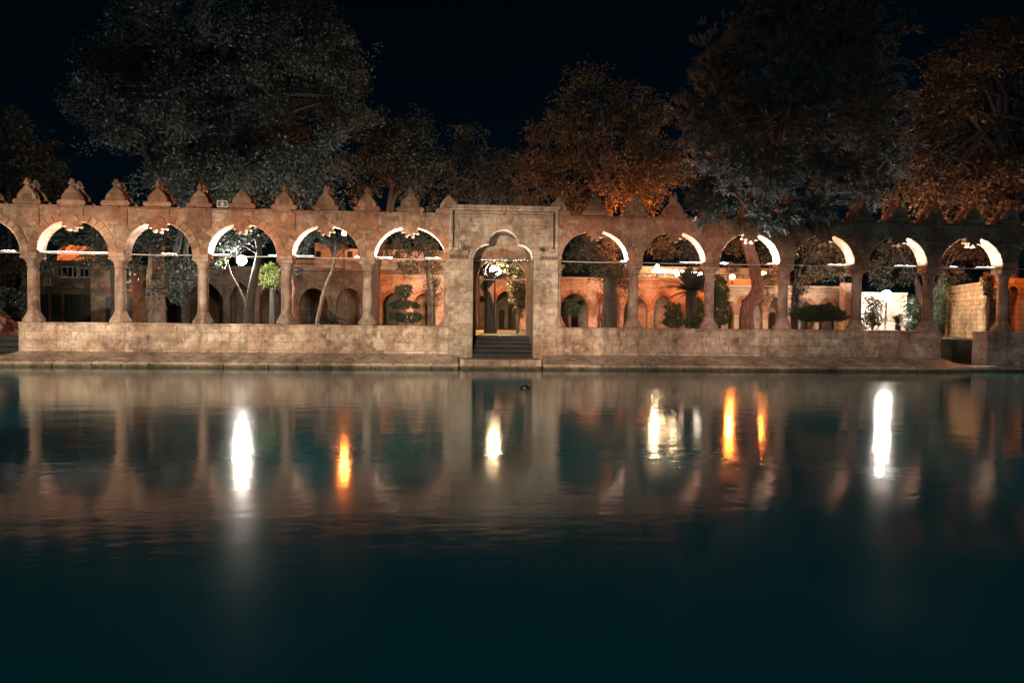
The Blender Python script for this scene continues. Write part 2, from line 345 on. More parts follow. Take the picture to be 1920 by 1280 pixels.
def arcade(label, centers, x0, x1, wall_x0, wall_x1, halves, top0, top1, tips=()):
    T = thing('stone_arcade', label, 'arcade', 'stone arcades along the far side of the pool')
    if wall_x1 > wall_x0:
        mb = MB(); mb.box(wall_x0, wall_x1, -.10, .62, -.5, ZS - .07); bevel(mb.build('sill_wall', 'sill', T), .02)
        mb = MB(); x = wall_x0 - .02
        while x < wall_x1:
            w = random.uniform(.7, 1.15); xe = min(x + w, wall_x1 + .02)
            if wall_x1 + .02 - xe < .3: xe = wall_x1 + .02
            d = random.uniform(0, .014); mb.box(x, xe - .008, -.125 - d, .64, ZS - .069, ZS - random.uniform(.002, .014)); x = xe
        bevel(mb.build('coping', 'sill', T), .018)
    for c in centers: column(T, c)
    w_ops = []; bays = list(zip(halves[:-1], halves[1:])); 
    hw = .245
    for a, b_ in bays: w_ops.append((a + hw, b_ - hw, ZCAP, ZROD, 1.015, 'round'))
    mb = MB(); arch_wall(mb, top0, top1, ZCAP, ZTOP - .06, 0, TH, w_ops); mb.build('arch_wall', 'stone', T)
    mb = MB(); x = top0
    while x < top1:
        xe = min(x + random.uniform(.6, 1.1), top1); mb.box(x, xe - .006, -.03, TH + .03, ZTOP - .058, ZTOP + random.uniform(-.004, .012)); x = xe
    bevel(mb.build('parapet_coping', 'dressed', T), .02)
    for a, b_ in bays:
        xc, w = (a + b_) / 2, (b_ - a) / 2 - hw
        mb = MB(); ring(mb, xc, ZROD, w, 1.015, .27, -.018, .1); bevel(mb.build('arch_ring', 'dressed', T), .008)
        mb = MB(); boss(mb, xc, ZROD + 1.015 - .05); bevel(mb.build('keystone_boss', 'dressed', T), .01)
        tie(T, a + .15, b_ - .15, .24, ZROD)
    xs = sorted(set([round(h, 3) for h in halves] + [round((a + b_) / 2, 3) for a, b_ in bays]))
    for i, x in enumerate(xs):
        if not (top0 + .3 < x < top1 - .3): continue
        mb = MB(); mb.box(x - .36, x + .36, -.03, .05, ZTOP - .5 if i % 2 else ZTOP - .62, ZTOP - .062); bevel(mb.build('pilaster', 'dressed', T), .015)
        for y0, y1 in ((-.045, .13), (TH - .13, TH + .045)):
            mb = MB(); finial(mb, x, y0, y1, ZTOP + .012, random.uniform(-.05, .06), (i + len(xs)) % 7 != 3); o = bevel(mb.build('finial', 'dressed', T), .014)
    return T
def apron(T, x0, x1, e0=0, e1=0):
    mb = MB(); mb.add([(x0, -.10, ZBASE), (x1, -.10, ZBASE), (x1 + e1, -.93, .15), (x0 - e0, -.93, .15), (x0, -.10, -.4), (x1, -.10, -.4), (x1 + e1, -.93, -.4), (x0 - e0, -.93, -.4)],
           [(0, 3, 2, 1), (3, 7, 6, 2), (0, 4, 7, 3), (1, 2, 6, 5)], .5); mb.build('apron', 'slab', T)
    mb = MB(); x = x0 - e0
    while x < x1 + e1:
        xe = min(x + random.uniform(.8, 1.5), x1 + e1); d = random.uniform(0, .02); mb.box(x, xe - .012, -1.06 - d, -.931, -.3, .12 - random.uniform(0, .02)); x = xe
    bevel(mb.build('kerb', 'slab', T), .02)
cL = [col_x(p) for p in (63, 226, 381, 537, 690)]
cR = [col_x(p) for p in (1187, 1330, 1468, 1606, 1740, 1880)]
GX0, GX1 = at(841, 540, -.15).x, at(1046, 540, -.15).x
hL = [cL[0] - 2.66 * 2, cL[0] - 2.66] + cL + [GX0 + .12]
hR = [GX1 - .12] + cR + [cR[-1] + 2.6, cR[-1] + 5.2]
TL = arcade('sand coloured stone arcade left of the gate with ogee finials and a tan sill wall', cL, 0, 0, XL0, XL1 - .1, hL, hL[0], GX0 + .02)
apron(TL, XL0 + .1, at(858, 660, -.1).x, .9, .05)
TR = arcade('darker stone arcade right of the gate, partly under the hanging pine', cR, 0, 0, XR0 + .1, XR1, hR, GX1 - .02, hR[-1])
apron(TR, at(1016, 660, -.1).x, XR1 - .1, .05, .5)
mb = MB(); mb.box(XP0, XP1, -.1, .62, -.4, ZS); bevel(mb.build('pier', 'gate', TR), .02)
mb = MB(); mb.box(XP1 + .03, XP1 + 8, -.08, .6, -.4, ZS); bevel(mb.build('sill_wall', 'sill', TR), .02)
mb = MB(); mb.box(cL[0] - 2.66 - .35, cL[0] - 2.66 + .35, -.1, .6, -.4, ZS); bevel(mb.build('pier', 'gate', TL), .02)
for k in (0, 1): pass
column(TL, cL[0] - 2.66); 
column(TL, GX0 - .0); column(TR, GX1 + .0)
for TT, x in ((TL, GX0 - .02), (TR, GX1 + .02)):
    mb = MB(); finial(mb, x, .10, .30, ZTOP + .014, .0, False); bevel(mb.build('finial', 'dressed', TT), .014)
# low ledges at water level beyond both ends of the sill wall
mb = MB(); mb.box(XL0 - 16, XL0 - .75, -.95, -.21, -.4, .15); mb.box(XL0 - 16, XL0 - .75, -1.08, -.951, -.4, .09); bevel(mb.build('water_ledge', 'slab', TL), .02)
mb = MB(); mb.box(XR1 + .45, XR1 + 12, -.8, -.21, -.4, .17); mb.box(XR1 + .45, XR1 + 12, -.9, -.801, -.4, .08); bevel(mb.build('water_ledge', 'slab', TR), .02)
# uplights
UL = [(70, 205, 'long tube light spanning the arch above the pale two storey house'), (303, 330, 'short tube light in front of the big leafy tree'), (396, 430, 'tube light on the left of the tie rod beside the white glaring lamp'),
      (503, 522, 'short tube light right of the white glaring lamp'), (553, 588, 'tube light on the left of the tie rod over the leaning thin trunk'), (665, 677, 'short tube light under the orange rooftop windows'), (706, 736, 'tube light on the left of the rod above the tiered topiary'),
      (797, 826, 'tube light on the right of the rod above the tiered topiary'), (1163, 1175, 'short tube light above the broad dark trunk right of the gate'), (1275, 1318, 'tube light in front of the white lit terrace'),
      (1350, 1366, 'short tube light left of the curved red trunk'), (1440, 1460, 'tube light right of the curved red trunk'), (1552, 1592, 'tube light above the flat umbrella shaped topiary'), (1678, 1718, 'tube light above the bright lamp of the right end'),
      (1782, 1796, 'short tube light left above the yellow brick wall'), (1832, 1866, 'tube light right above the yellow brick wall'), (2, 30, 'tube light of the arch cut by the left picture edge')]
for a in UL: uplight(*a)

# ------------------------------------------------------------------ gateway
G = thing('stone_gateway', 'square stone gateway with trefoil arch and moulded frame in the middle of the arcade', 'gateway')
YF = -.16
def gx(px): return at(px, 500, YF).x
def gz(py): return at(943, py, YF).z
ox0, ox1 = gx(887), gx(1001); gc = (ox0 + ox1) / 2
tre = [(888, 487), (889.5, 477), (893, 469), (899, 462.5), (907, 458.5), (916, 457), (916.8, 450), (919.5, 443), (924.5, 437), (931, 432.5), (938, 430), (944, 429.5)]
half = [(gx(x), gz(y)) for x, y in tre]; half[0] = (ox0, gz(487))
pts = half + [(2 * gc - x, z) for x, z in reversed(half[:-1])]
GT = gz(386)
mb = MB(); arch_wall(mb, GX0, GX1, -.4, GT - .1, YF, .45, [(ox0, ox1, -.4, gz(487), 0, 'pts', pts)]); mb.build('front_wall', 'gate', G)
mb = MB(); mb.box(GX0 - .05, GX1 + .05, YF - .13, .5, GT - .098, GT); bevel(mb.build('cornice', 'gate', G), .02)
def ub(px0, px1, py0, py1, w, d, mname='gate'):
    a, b_, t, bt, ww = gx(px0), gx(px1), gz(py0), gz(py1), w * mpp(YF)
    mb = MB(); mb.box(a, a + ww, YF - d, YF + .01, bt, t - ww - .002); mb.box(b_ - ww, b_, YF - d, YF + .01, bt, t - ww - .002); mb.box(a, b_, YF - d, YF + .01, t - ww, t)
    bevel(mb.build('frame_moulding', mname, G), .012)
ub(844, 1044, 392, 471, 4.5, .15); ub(852, 1036, 400, 466, 2.5, .10); ub(857.5, 1030.5, 405.5, 466, 2, .05)
mb = MB()
for a, b_, c, d in ((848.6, 851.9, 466, 396.6), (1036.1, 1039.4, 466, 396.6)): mb.box(gx(a), gx(b_), YF - .004, YF + .01, gz(c), gz(d))
mb.build('groove_shade', 'darkstone', G)  # dark strips painting the shade in the grooves of the frame
for a, b_ in ((842, 878), (1012, 1046)):
    mb = MB(); mb.box(gx(a), gx(b_), YF - .15, YF + .01, gz(480), gz(471.3)); mb.box(gx(a) + .02, gx(b_) - .02, YF - .11, YF + .01, gz(487), gz(480.3))
    bevel(mb.build('frame_foot', 'gate', G), .015)
    mb = MB(); k = a + 2
    while k < b_ - 2: mb.box(gx(k), gx(k + 2), YF - .13, YF - .108, gz(486), gz(481)); k += 3.4
    mb.build('dentil', 'darkstone', G)
mb = MB(); cx_ = gx(943)
mb.prism([(cx_ - .085, gz(385)), (cx_ - .1, gz(394)), (cx_ - .05, gz(400)), (cx_, gz(406)), (cx_ + .05, gz(400)), (cx_ + .1, gz(394)), (cx_ + .085, gz(385)), (cx_ + .04, gz(387)), (cx_ + .035, gz(395)), (cx_, gz(398)), (cx_ - .035, gz(395)), (cx_ - .04, gz(387))], YF - .19, YF - .131)
bevel(mb.build('tulip_ornament', 'dressed', G), .01)
# relieving arch line round the trefoil
mb = MB(); w_ = (ox1 - ox0) / 2 + .03
P = [(gc + w_ * math.cos(math.pi * i / 30), gz(487) + 1.10 * math.sin(math.pi * i / 30)) for i in range(31)] + [(gc + (w_ + .035) * math.cos(math.pi * i / 30), gz(487) + 1.135 * math.sin(math.pi * i / 30)) for i in range(30, -1, -1)]
for i in range(30): mb.prism([P[i], P[i + 1], P[60 - i], P[61 - i]], YF - .014, YF + .005)
mb.build('relieving_moulding', 'gate', G)
# passage, rear arch, vault
YB = 2.5
mb = MB(); mb.box(ox0 - .45, ox0 - .005, .452, YB, -.4, 4.6); mb.box(ox1 + .005, ox1 + .45, .452, YB, -.4, 4.6); mb.build('side_wall', 'court', G)
mb = MB(); bx0, bx1 = at(893, 540, YB).x, at(988, 540, YB).x; zs_ = at(940, 526, YB).z; hh = at(940, 482, YB).z - zs_
arch_wall(mb, ox0 - .45, ox1 + .45, -.4, 5.1, YB, YB + .5, [(bx0, bx1, -.4, zs_, hh, 'round')]); mb.build('rear_wall', 'court', G)
mb = MB(); ring(mb, (bx0 + bx1) / 2, zs_, (bx1 - bx0) / 2, hh, .3, YB - .03, YB + .1, 15); bevel(mb.build('arch_ring', 'dressed', G), .008)
mb = MB(); w2 = (ox1 - ox0) / 2
for i in range(16):
    a0, a1 = math.pi * i / 16, math.pi * (i + 1) / 16; q = lambda a, e: (gc + (w2 + e) * math.cos(a), 3.75 + (.9 + e) * math.sin(a))
    mb.prism([q(a0, 0), q(a0, .12), q(a1, .12), q(a1, 0)], .455, YB - .01)
mb.build('vault', 'court', G)
mb = MB(); mb.box(GX0 + .1, GX1 - .1, .452, YB + .5, 5.102, GT - .12); mb.build('roof', 'court', G)
tie(G, ox0 + .01, ox1 - .01, .15, gz(488), m='metal'); tie(G, bx0, bx1, YB + .2, at(940, 524, YB + .2).z)
for i in range(5):
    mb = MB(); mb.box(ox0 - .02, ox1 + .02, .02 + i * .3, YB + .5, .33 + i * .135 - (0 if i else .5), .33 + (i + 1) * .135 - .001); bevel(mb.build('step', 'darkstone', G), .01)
mb = MB(); mb.box(at(862, 680, -.9).x, at(1016, 680, -.9).x, -.9, .015, -.4, .31); mb.box(at(866, 686, -.9).x, at(1012, 686, -.9).x, -1.12, -.902, -.4, .10); bevel(mb.build('water_step', 'slab', G), .02)
# uplit rim light inside the trefoil
t = thing('tube_light', 'tube light across the trefoil arch of the gateway', 'light', 'tube lights lying on the arcade tie rods', (gc, .22, gz(488) + .016))
mb = MB(); mb.box(-.8, .8, -.012, .012, 0, .02); mb.build('housing', 'metal', t); mb = MB(); mb.add([(-.8, -.004, .0208), (.8, -.004, .0208), (.8, .012, .0208), (-.8, .012, .0208)], [(0, 1, 2, 3)]); mb.build('diffuser', strip(3), t)
# ------------------------------------------------------------------ loudspeaker box and float
p = at(419, 395, .25); S = thing('loudspeaker', 'small square loudspeaker box with a round cone between two finials', 'loudspeaker', None, (p.x, .25, ZTOP + .014))
mb = MB(); mb.box(-.16, .16, -.10, .10, .05, .25); mb.box(-.03, .03, -.03, .03, 0, .05); bevel(mb.build('case', 'metal', S), .03, 2)
mb = MB(); mb.box(-.165, .165, -.112, -.1, .045, .065); mb.box(-.165, .165, -.112, -.1, .235, .255); mb.box(-.165, -.145, -.112, -.1, .066, .234); mb.box(.145, .165, -.112, -.1, .066, .234); mb.build('rim', 'rod', S)
mb = MB(); mb.add([(r_ * math.cos(2 * math.pi * k / 16), -.104 + d, .15 + r_ * math.sin(2 * math.pi * k / 16)) for r_, d in ((.07, -.008), (.05, 0), (.02, -.01), (.001, -.012)) for k in range(16)],
                  [(i * 16 + k, i * 16 + (k + 1) % 16, (i + 1) * 16 + (k + 1) % 16, (i + 1) * 16 + k) for i in range(3) for k in range(16)]); mb.build('cone', 'rod', S)
d_ = (at(984, 727, 0) - CAM); p = CAM + d_ * (CAM.z / -d_.z)
mb = MB(); mb.lathe((0, 0, 0), [(.10, -.06), (.135, -.01), (.13, .03), (.10, .065), (.05, .085), (.005, .09)], 20)
o = mb.build('float', plain('wet_black', (.012, .012, .012), .15, 0, .1, 3, 0, .8), None, True); o.location = p; tag(o, 'small dark wet round float on the water before the gateway', 'float')

# ------------------------------------------------------------------ foliage
def leaves(cents, rad, n_per, size, asp=.5, up=.3, droop=0.):
    """leaf quads around twig centres"""
    k = len(cents); N = k * n_per
    c = np.repeat(cents, n_per, 0); r = np.repeat(rad, n_per)
    d = RNG.normal(size=(N, 3)); d /= np.linalg.norm(d, axis=1)[:, None]
    p = c + d * (r * RNG.random(N) ** .6)[:, None] * np.array([1, 1, .8])
    ax = d * .8 + RNG.normal(size=(N, 3)) * .6; ax[:, 2] -= droop; ax /= np.linalg.norm(ax, axis=1)[:, None]
    nn = RNG.normal(size=(N, 3)); nn[:, 2] += up; s = np.cross(ax, nn); s /= np.linalg.norm(s, axis=1)[:, None] + 1e-9
    L = size * RNG.uniform(.6, 1.25, N); w = L * asp * .5
    fold = np.cross(ax, s) * (w * .35)[:, None]
    v = np.stack([p, p + ax * (L * .45)[:, None] + s * w[:, None] + fold, p + ax * L[:, None], p + ax * (L * .5)[:, None] - s * w[:, None] + fold], 1)
    return v.reshape(-1, 3), N
def needles(cents, n_per, L0, w0, down=.2):
    k = len(cents); N = k * n_per; p = np.repeat(cents, n_per, 0)
    tw = RNG.normal(size=(k, 3)); tw[:, 2] -= down; tw /= np.linalg.norm(tw, axis=1)[:, None]; tw = np.repeat(tw, n_per, 0)
    ax = tw * 1.1 + RNG.normal(size=(N, 3)) * .55; ax /= np.linalg.norm(ax, axis=1)[:, None]
    p = p + tw * (RNG.random(N) * .25)[:, None]
    s = np.cross(ax, RNG.normal(size=(N, 3))); s /= np.linalg.norm(s, axis=1)[:, None]
    L = L0 * RNG.uniform(.6, 1.2, N)
    v = np.stack([p + s * w0, p - s * w0, p + ax * L[:, None] - s * w0 * .4, p + ax * L[:, None] + s * w0 * .4], 1)
    return v.reshape(-1, 3), N
def twigs(blobs, Y, dens, tr, surf=.55, depth=None):
    """blobs: (px, py, rx, ry[, dY]) ellipsoids seen in the photograph, twig centres inside"""
    out = []; rads = []
    for bl in blobs:
        px, py, rx, ry = bl[:4]; yy = Y + (bl[4] if len(bl) > 4 else 0); c = at(px, py, yy); s = mpp(yy); a, b_ = rx * s, ry * s; dd = min(depth or 3.5, (a + b_) / 2)
        k = max(4, int(dens * (a * b_ + .6 * dd * (a + b_) / 2) ))
        d = RNG.normal(size=(k, 3)); d /= np.linalg.norm(d, axis=1)[:, None]
        # uneven outline: lobes
        ph = RNG.random(6) * 6.28; ang = np.arctan2(d[:, 2], d[:, 0])
        lob = 1 + .13 * np.sin(3 * ang + ph[0]) + .10 * np.sin(5 * ang + ph[1]) + .08 * np.sin(9 * ang + ph[2] + 2 * d[:, 1])
        r = (surf + (1 - surf) * RNG.random(k)) * lob
        out.append(np.array(c) + d * r[:, None] * np.array([a, dd, b_])); rads.append(tr * RNG.uniform(.55, 1.35, k))
        if a * b_ > 1.2:                       # big crowns: twigs gather in tufts of very uneven size
            K = max(6, k // 16); ci = RNG.choice(k, K, replace=False); cs = out[-1][ci]; pick = (RNG.random(k) ** 1.5 * K).astype(int); spread = RNG.uniform(.18, .62, K)[pick][:, None]
            out[-1] = (np.array(c) + (cs - np.array(c)) * .92)[pick] + np.clip(RNG.normal(size=(k, 3)), -1.6, 1.6) * spread * np.array([1, 1, .75])
    return np.concatenate(out), np.concatenate(rads)
def mesh_leaves(name, v, N, m, parent, pern):
    f = np.arange(N * 4).reshape(-1, 4); base = np.repeat(RNG.random((N + pern - 1) // pern), pern)[:N] * .5 + RNG.random(N) * .5
    return link(name, v, f, m, parent, rnd=np.repeat(base, 4))
def limbs(trunk_pts, trunk_r, targets, r0=.12, sides=8):
    mb = MB()
    for t_ in targets:
        t_ = Vector(t_); i = random.randint(max(1, len(trunk_pts) * 2 // 3), len(trunk_pts) - 1); s = Vector(trunk_pts[i]); mid = s.lerp(t_, .45) + Vector((random.uniform(-.4, .4), random.uniform(-.4, .4), random.uniform(.1, .7)))
        q = [s, s.lerp(mid, .5) + Vector((0, 0, .12)), mid, mid.lerp(t_, .6), t_]; rr = r0 * random.uniform(.7, 1.1); mb.tube(q, [rr, rr * .75, rr * .55, rr * .35, rr * .12], 7)
    return mb
DK = 3.2
def tree(label, blobs, Y, trunk, tr_r, leaf='leaf', bark='bark', size=.15, dens=9, nper=26, twr=.36, name='tree', group=None, kind='leaf', asp=.5, surf=.5, depth=None, cat='tree', r0=.12, keep=1.0, droop=0):
    base = at(trunk[0][0], trunk[0][1], Y); base = Vector((base.x, base.y, ZG))
    T = thing(name, label, cat, group, base)
    tp = [Vector((base.x, base.y, ZG - .1))] + [at(x, y, Y + (q[0] if q else 0)) for x, y, *q in trunk[1:]]
    # smooth trunk
    P = []; RR = []
    rr = [tr_r * (1 - .55 * i / (len(tp) - 1)) for i in range(len(tp))]
    for i in range(len(tp) - 1):
        p0, p1, p2, p3 = tp[max(i - 1, 0)], tp[i], tp[i + 1], tp[min(i + 2, len(tp) - 1)]
        for k in range(4):
            t_ = k / 4; P.append(.5 * ((2 * p1) + (p2 - p0) * t_ + (2 * p0 - 5 * p1 + 4 * p2 - p3) * t_ ** 2 + (3 * p1 - p0 - 3 * p2 + p3) * t_ ** 3)); RR.append((rr[i] * (1 - t_) + rr[i + 1] * t_) * (1 + .06 * random.uniform(-1, 1)) * (1.25 if i == 0 and k == 0 else 1))
    P.append(tp[-1]); RR.append(rr[-1])
    tg = []
    for bl in blobs:
        yy = Y + (bl[4] if len(bl) > 4 else 0); c = at(bl[0], bl[1], yy); tg.append(c)
        for _ in range(2): tg.append(at(bl[0] + bl[2] * random.uniform(-.6, .6), bl[1] + bl[3] * random.uniform(-.6, .6), yy + random.uniform(-.5, .5)))
    off = Vector(base)
    tb = MB(); tb.tube([p_ - off for p_ in P], RR, 12); tb.build('trunk', bark, T, True)
    mb = limbs(P, RR, tg, r0); mb.v = [tuple(Vector(v_) - off) for v_ in mb.v]; mb.build('limbs', 'darkbark', T, True)
    ce, ra = twigs(blobs, Y, dens * DK, twr, surf, depth)
    if kind == 'leaf': v, N = leaves(ce, ra, nper, size, asp, droop=droop)
    else: v, N = needles(ce, nper, size, .018)
    mesh_leaves('crown', v - np.array(off), N, leaf, T, nper); return T

tree('huge broad dark evergreen tree towering behind the left arches, thick trunk in the third arch', [(430, 60, 230, 120), (290, 120, 130, 100, 1), (230, 195, 120, 55, -1), (470, 200, 200, 130, 1.5), (560, 110, 110, 130, .5), (330, 250, 150, 90, -.8), (560, 290, 120, 90), (380, 330, 140, 62, -1), (590, 50, 70, 80), (480, 355, 150, 40, 1), (150, 195, 40, 24), (640, 180, 55, 90), (300, 445, 60, 36, -1), (335, 508, 36, 26, -1.5), (318, 548, 34, 18, -2), (252, 505, 16, 20, -1.5)],
     7, [(292, 605), (291, 560), (293, 500), (300, 430), (330, 330, 1), (400, 200, 1)], .42, 'leaf', 'bark', .145, 10, 32, .42, name='evergreen_tree', r0=.2)
tree('rounded grey green tree right of the huge evergreen', [(745, 265, 62, 75), (700, 320, 60, 70), (770, 340, 60, 60), (720, 235, 45, 40), (790, 260, 25, 50)], 12, [(700, 605), (705, 500), (730, 400), (740, 320)], .3, 'leafd', 'darkbark', .16, 9, 26, .4)
tree('low dark tree directly above and behind the gateway', [(890, 270, 42, 50), (930, 320, 50, 60), (870, 350, 50, 45), (950, 370, 40, 35)], 13, [(890, 605), (892, 480), (900, 400), (905, 340)], .28, 'leafd', 'darkbark', .16, 8, 24, .4)
tree('tree with orange lit leaves between the gateway and the pine', [(1150, 200, 62, 62), (1090, 210, 70, 55), (1040, 280, 66, 85), (1140, 290, 120, 80), (1225, 300, 60, 75), (1110, 362, 140, 42), (1230, 220, 26, 40, 1), (1190, 350, 80, 50), (1010, 330, 40, 60)], 9, [(1146, 605), (1145, 560), (1143, 500), (1140, 430), (1135, 330), (1130, 250)], .38, 'leafb', 'darkbark', .15, 9, 28, .38, name='plane_tree', r0=.16)
tree('tall drooping pine hanging over the right arcade, curved red trunk', [(1440, 60, 100, 80, 1), (1350, 110, 62, 80, 0), (1560, 60, 110, 90, 1), (1640, 110, 75, 90, 1), (1300, 205, 42, 50), (1330, 255, 60, 75), (1420, 210, 120, 100, 1), (1540, 220, 130, 110, 1), (1640, 240, 80, 90, 1), (1380, 330, 90, 70), (1480, 330, 110, 70, -1), (1590, 340, 90, 60, -1), (1350, 392, 60, 34, -3.3), (1440, 400, 70, 32, -3.4), (1530, 388, 60, 26, -3.2), (1310, 360, 36, 40, -2.6), (1650, 310, 60, 60)],
     3, [(1402, 612), (1401, 580), (1420, 545), (1414, 500), (1400, 440), (1410, 380), (1450, 300), (1480, 180)], .29, 'needle', 'redbark', .26, 20, 18, .3, name='pine_tree', kind='needle', surf=.25, r0=.06)
tree('plane tree at the right edge with orange lit lower leaves', [(1800, 140, 90, 60), (1870, 90, 80, 60, 1), (1760, 215, 90, 60), (1870, 220, 90, 90, 1), (1730, 300, 70, 50), (1820, 320, 100, 60), (1900, 350, 60, 70), (1700, 360, 50, 36, -.5), (1785, 378, 72, 36, -.5), (1850, 385, 50, 34, -.5), (1960, 240, 60, 150)], 6, [(1898, 610), (1897, 540), (1896, 450), (1890, 350), (1870, 230)], .34, 'leafb', 'darkbark', .17, 9, 26, .4, name='plane_tree', r0=.16)
tree('dark tree at the left edge of the picture', [(20, 290, 60, 70), (70, 340, 60, 50), (-20, 350, 60, 60), (110, 372, 40, 25), (20, 240, 30, 40), (20, 500, 45, 32, -2), (-30, 480, 50, 50, -2)], 10, [(-30, 605), (-28, 500), (-10, 420), (15, 330)], .3, 'leafd', 'darkbark', .17, 9, 24, .4)
# garden trees seen through the arches
tree('garden tree with leaves hanging before the orange lit rooftop wall', [(140, 440, 62, 22), (183, 492, 28, 20), (88, 498, 20, 24), (200, 455, 30, 30), (150, 497, 20, 8)], 5, [(212, 605), (213, 540), (205, 480), (180, 440)], .12, 'leaf', 'darkbark', .11, 22, 18, .2, r0=.05)
tree('dark leaning trunk carrying the white glaring lamp', [(425, 455, 34, 16), (470, 440, 50, 18), (410, 498, 14, 10)], 3.7, [(466, 605), (470, 560), (479, 510), (486, 470), (480, 440)], .19, 'leaf', 'darkbark', .10, 22, 16, .18, r0=.04)
tree('thin bare curved sapling leaning left in front of the dark trunk', [(418, 492, 14, 8)], 3.6, [(468, 605), (462, 575), (448, 540), (434, 515), (426, 490)], .045, 'leafy', 'bark', .08, 22, 12, .12, r0=.015, name='sapling')
tree('small round tree with bright yellow green leaves right of the white lamp', [(507, 512, 19, 22), (512, 530, 16, 16), (498, 528, 10, 14)], 6, [(511, 605), (511, 570), (509, 540)], .16, 'leafy', 'darkbark', .11, 30, 20, .16, r0=.04)
tree('thin tree with a long trunk leaning right across the fifth arch', [(585, 440, 45, 22), (622, 452, 26, 20), (560, 462, 20, 18), (665, 445, 24, 16)], 5, [(590, 592), (608, 545), (622, 510), (628, 480), (630, 450)], .085, 'leafd', 'bark', .11, 20, 18, .2, r0=.03)
tree('slim reddish trunk just right of the fourth column', [(548, 505, 14, 10), (560, 440, 30, 12)], 4.2, [(552, 605), (549, 570), (552, 540), (546, 505), (552, 450)], .085, 'leafd', 'redbark', .1, 20, 12, .15, r0=.02)
tree('pale twin stemmed tree behind the tiered topiary', [(775, 455, 45, 30), (735, 470, 26, 22), (812, 480, 18, 30), (770, 500, 30, 16)], 4.5, [(806, 605), (806, 560), (802, 510), (795, 460), (788, 430)], .12, 'leafb', 'bark', .11, 22, 18, .2, r0=.05)
tree('orange lit shrub tree beside the left gate pier', [(818, 515, 14, 26), (817, 555, 12, 30), (800, 545, 8, 20)], 6, [(815, 605), (815, 575), (817, 540)], .06, 'leafb', 'bark', .10, 26, 16, .15, r0=.02)
tree('pale narrow sapling right of the broad dark trunk', [(1162, 560, 10, 14), (1172, 530, 14, 16)], 4.5, [(1158, 605), (1161, 570), (1156, 545), (1160, 520)], .05, 'leafb', 'bark', .09, 22, 14, .12, r0=.015, name='sapling')
tree('dense dark green tree filling the first arch right of the gate', [(1115, 468, 52, 34), (1140, 505, 40, 28), (1080, 490, 24, 22), (1162, 525, 16, 20)], 7, [(1140, 605), (1141, 560), (1140, 520), (1130, 480)], .33, 'leaf', 'darkbark', .11, 26, 20, .22, r0=.05)
tree('tree with dark leaves above the white lit terrace', [(1262, 462, 56, 20), (1300, 480, 24, 14), (1230, 470, 22, 14)], 6, [(1326, 605), (1324, 540), (1310, 480), (1280, 460)], .12, 'leafd', 'darkbark', .11, 22, 18, .2, r0=.04)
tree('lit leafy tree behind the curved red trunk', [(1380, 462, 28, 20), (1440, 475, 26, 24), (1440, 520, 22, 20), (1376, 500, 22, 8), (1432, 555, 18, 18)], 7, [(1472, 605), (1470, 550), (1460, 500), (1440, 470)], .14, 'leafb', 'darkbark', .11, 22, 18, .2, r0=.04)
tree('leafy tree above the umbrella shaped topiary', [(1545, 465, 52, 28), (1555, 510, 44, 16), (1510, 520, 24, 16), (1590, 500, 20, 20)], 6.5, [(1490, 605), (1490, 560), (1500, 500), (1530, 460)], .16, 'leafb', 'darkbark', .11, 24, 18, .2, r0=.05)
tree('dark bushy tree left of the umbrella shaped topiary', [(1494, 545, 16, 18), (1492, 575, 12, 22)], 5, [(1493, 605), (1493, 585), (1494, 560)], .12, 'leafd', 'darkbark', .10, 30, 18, .18, r0=.03)
tree('green leafy tree over the bright lamp of the right end', [(1680, 470, 50, 22), (1650, 500, 30, 20), (1710, 490, 25, 20), (1700, 520, 20, 14), (1655, 530, 24, 12)], 8, [(1722, 605), (1722, 540), (1700, 490), (1680, 460)], .16, 'leaf', 'darkbark', .12, 20, 18, .22, r0=.04)
tree('dark reddish tree over the yellow brick wall', [(1800, 470, 45, 20), (1840, 480, 30, 24), (1790, 515, 30, 18), (1760, 500, 20, 26)], 7, [(1760, 605), (1762, 560), (1770, 510), (1800, 470)], .14, 'leafb', 'darkbark', .12, 20, 18, .22, r0=.04)

def shrub(label, blobs, Y, leaf='yew', stem=None, size=.055, dens=260, nper=10, twr=.07, name='topiary', cat='topiary', branches=(), depth=None, group=None, surf=.82, fork=False):
    c = at(blobs[-1][0], 605, Y); off = Vector((c.x, c.y, ZG)); T = thing(name, label, cat, group, off)
    mb = MB(); b0 = at(blobs[0][0], blobs[0][1], Y)
    if stem:
        for q in stem: mb.tube([Vector((at(q[0][0], q[0][1], Y).x, Y, ZG - .05)) - off] + [at(x, y, Y) - off for x, y in q[1:]], [.07] + [.05] * (len(q) - 1), 8)
    else: mb.tube([Vector((0, 0, -.05)), (b0 - off) * .5, b0 - off], [.06, .05, .02], 8)
    mb.build('stem', 'bark', T, True)
    con = name == 'conifer'; ce, ra = twigs(blobs, Y, dens * (2.2 if con else 5), twr * (2 if con else 1), surf, depth); v, N = leaves(ce, ra, nper, size * 1.1, .3 if con else .6, droop=.5 if con else 0); mesh_leaves('foliage', v - np.array(off), N, leaf, T, nper); return T
shrub('dark three tiered topiary bush left of the gateway', [(758, 545, 16, 12), (756, 571, 31, 7), (762, 595, 32, 9)], 2.2, twr=.05)
shrub('dark ball topiary on a thick stem right of the gateway', [(1067, 578, 22, 15)], 2.2, stem=[[(1069, 605), (1068, 590), (1067, 578)]])
shrub('dark stacked cushion topiary in front of the orange niche', [(1262, 576, 15, 8), (1262, 589, 18, 7), (1266, 604, 26, 8)], 2.4)
shrub('dark rounded bush beside the second column right of the gate', [(1318, 590, 13, 22), (1306, 606, 12, 9)], 2.6, name='bush', cat='bush')
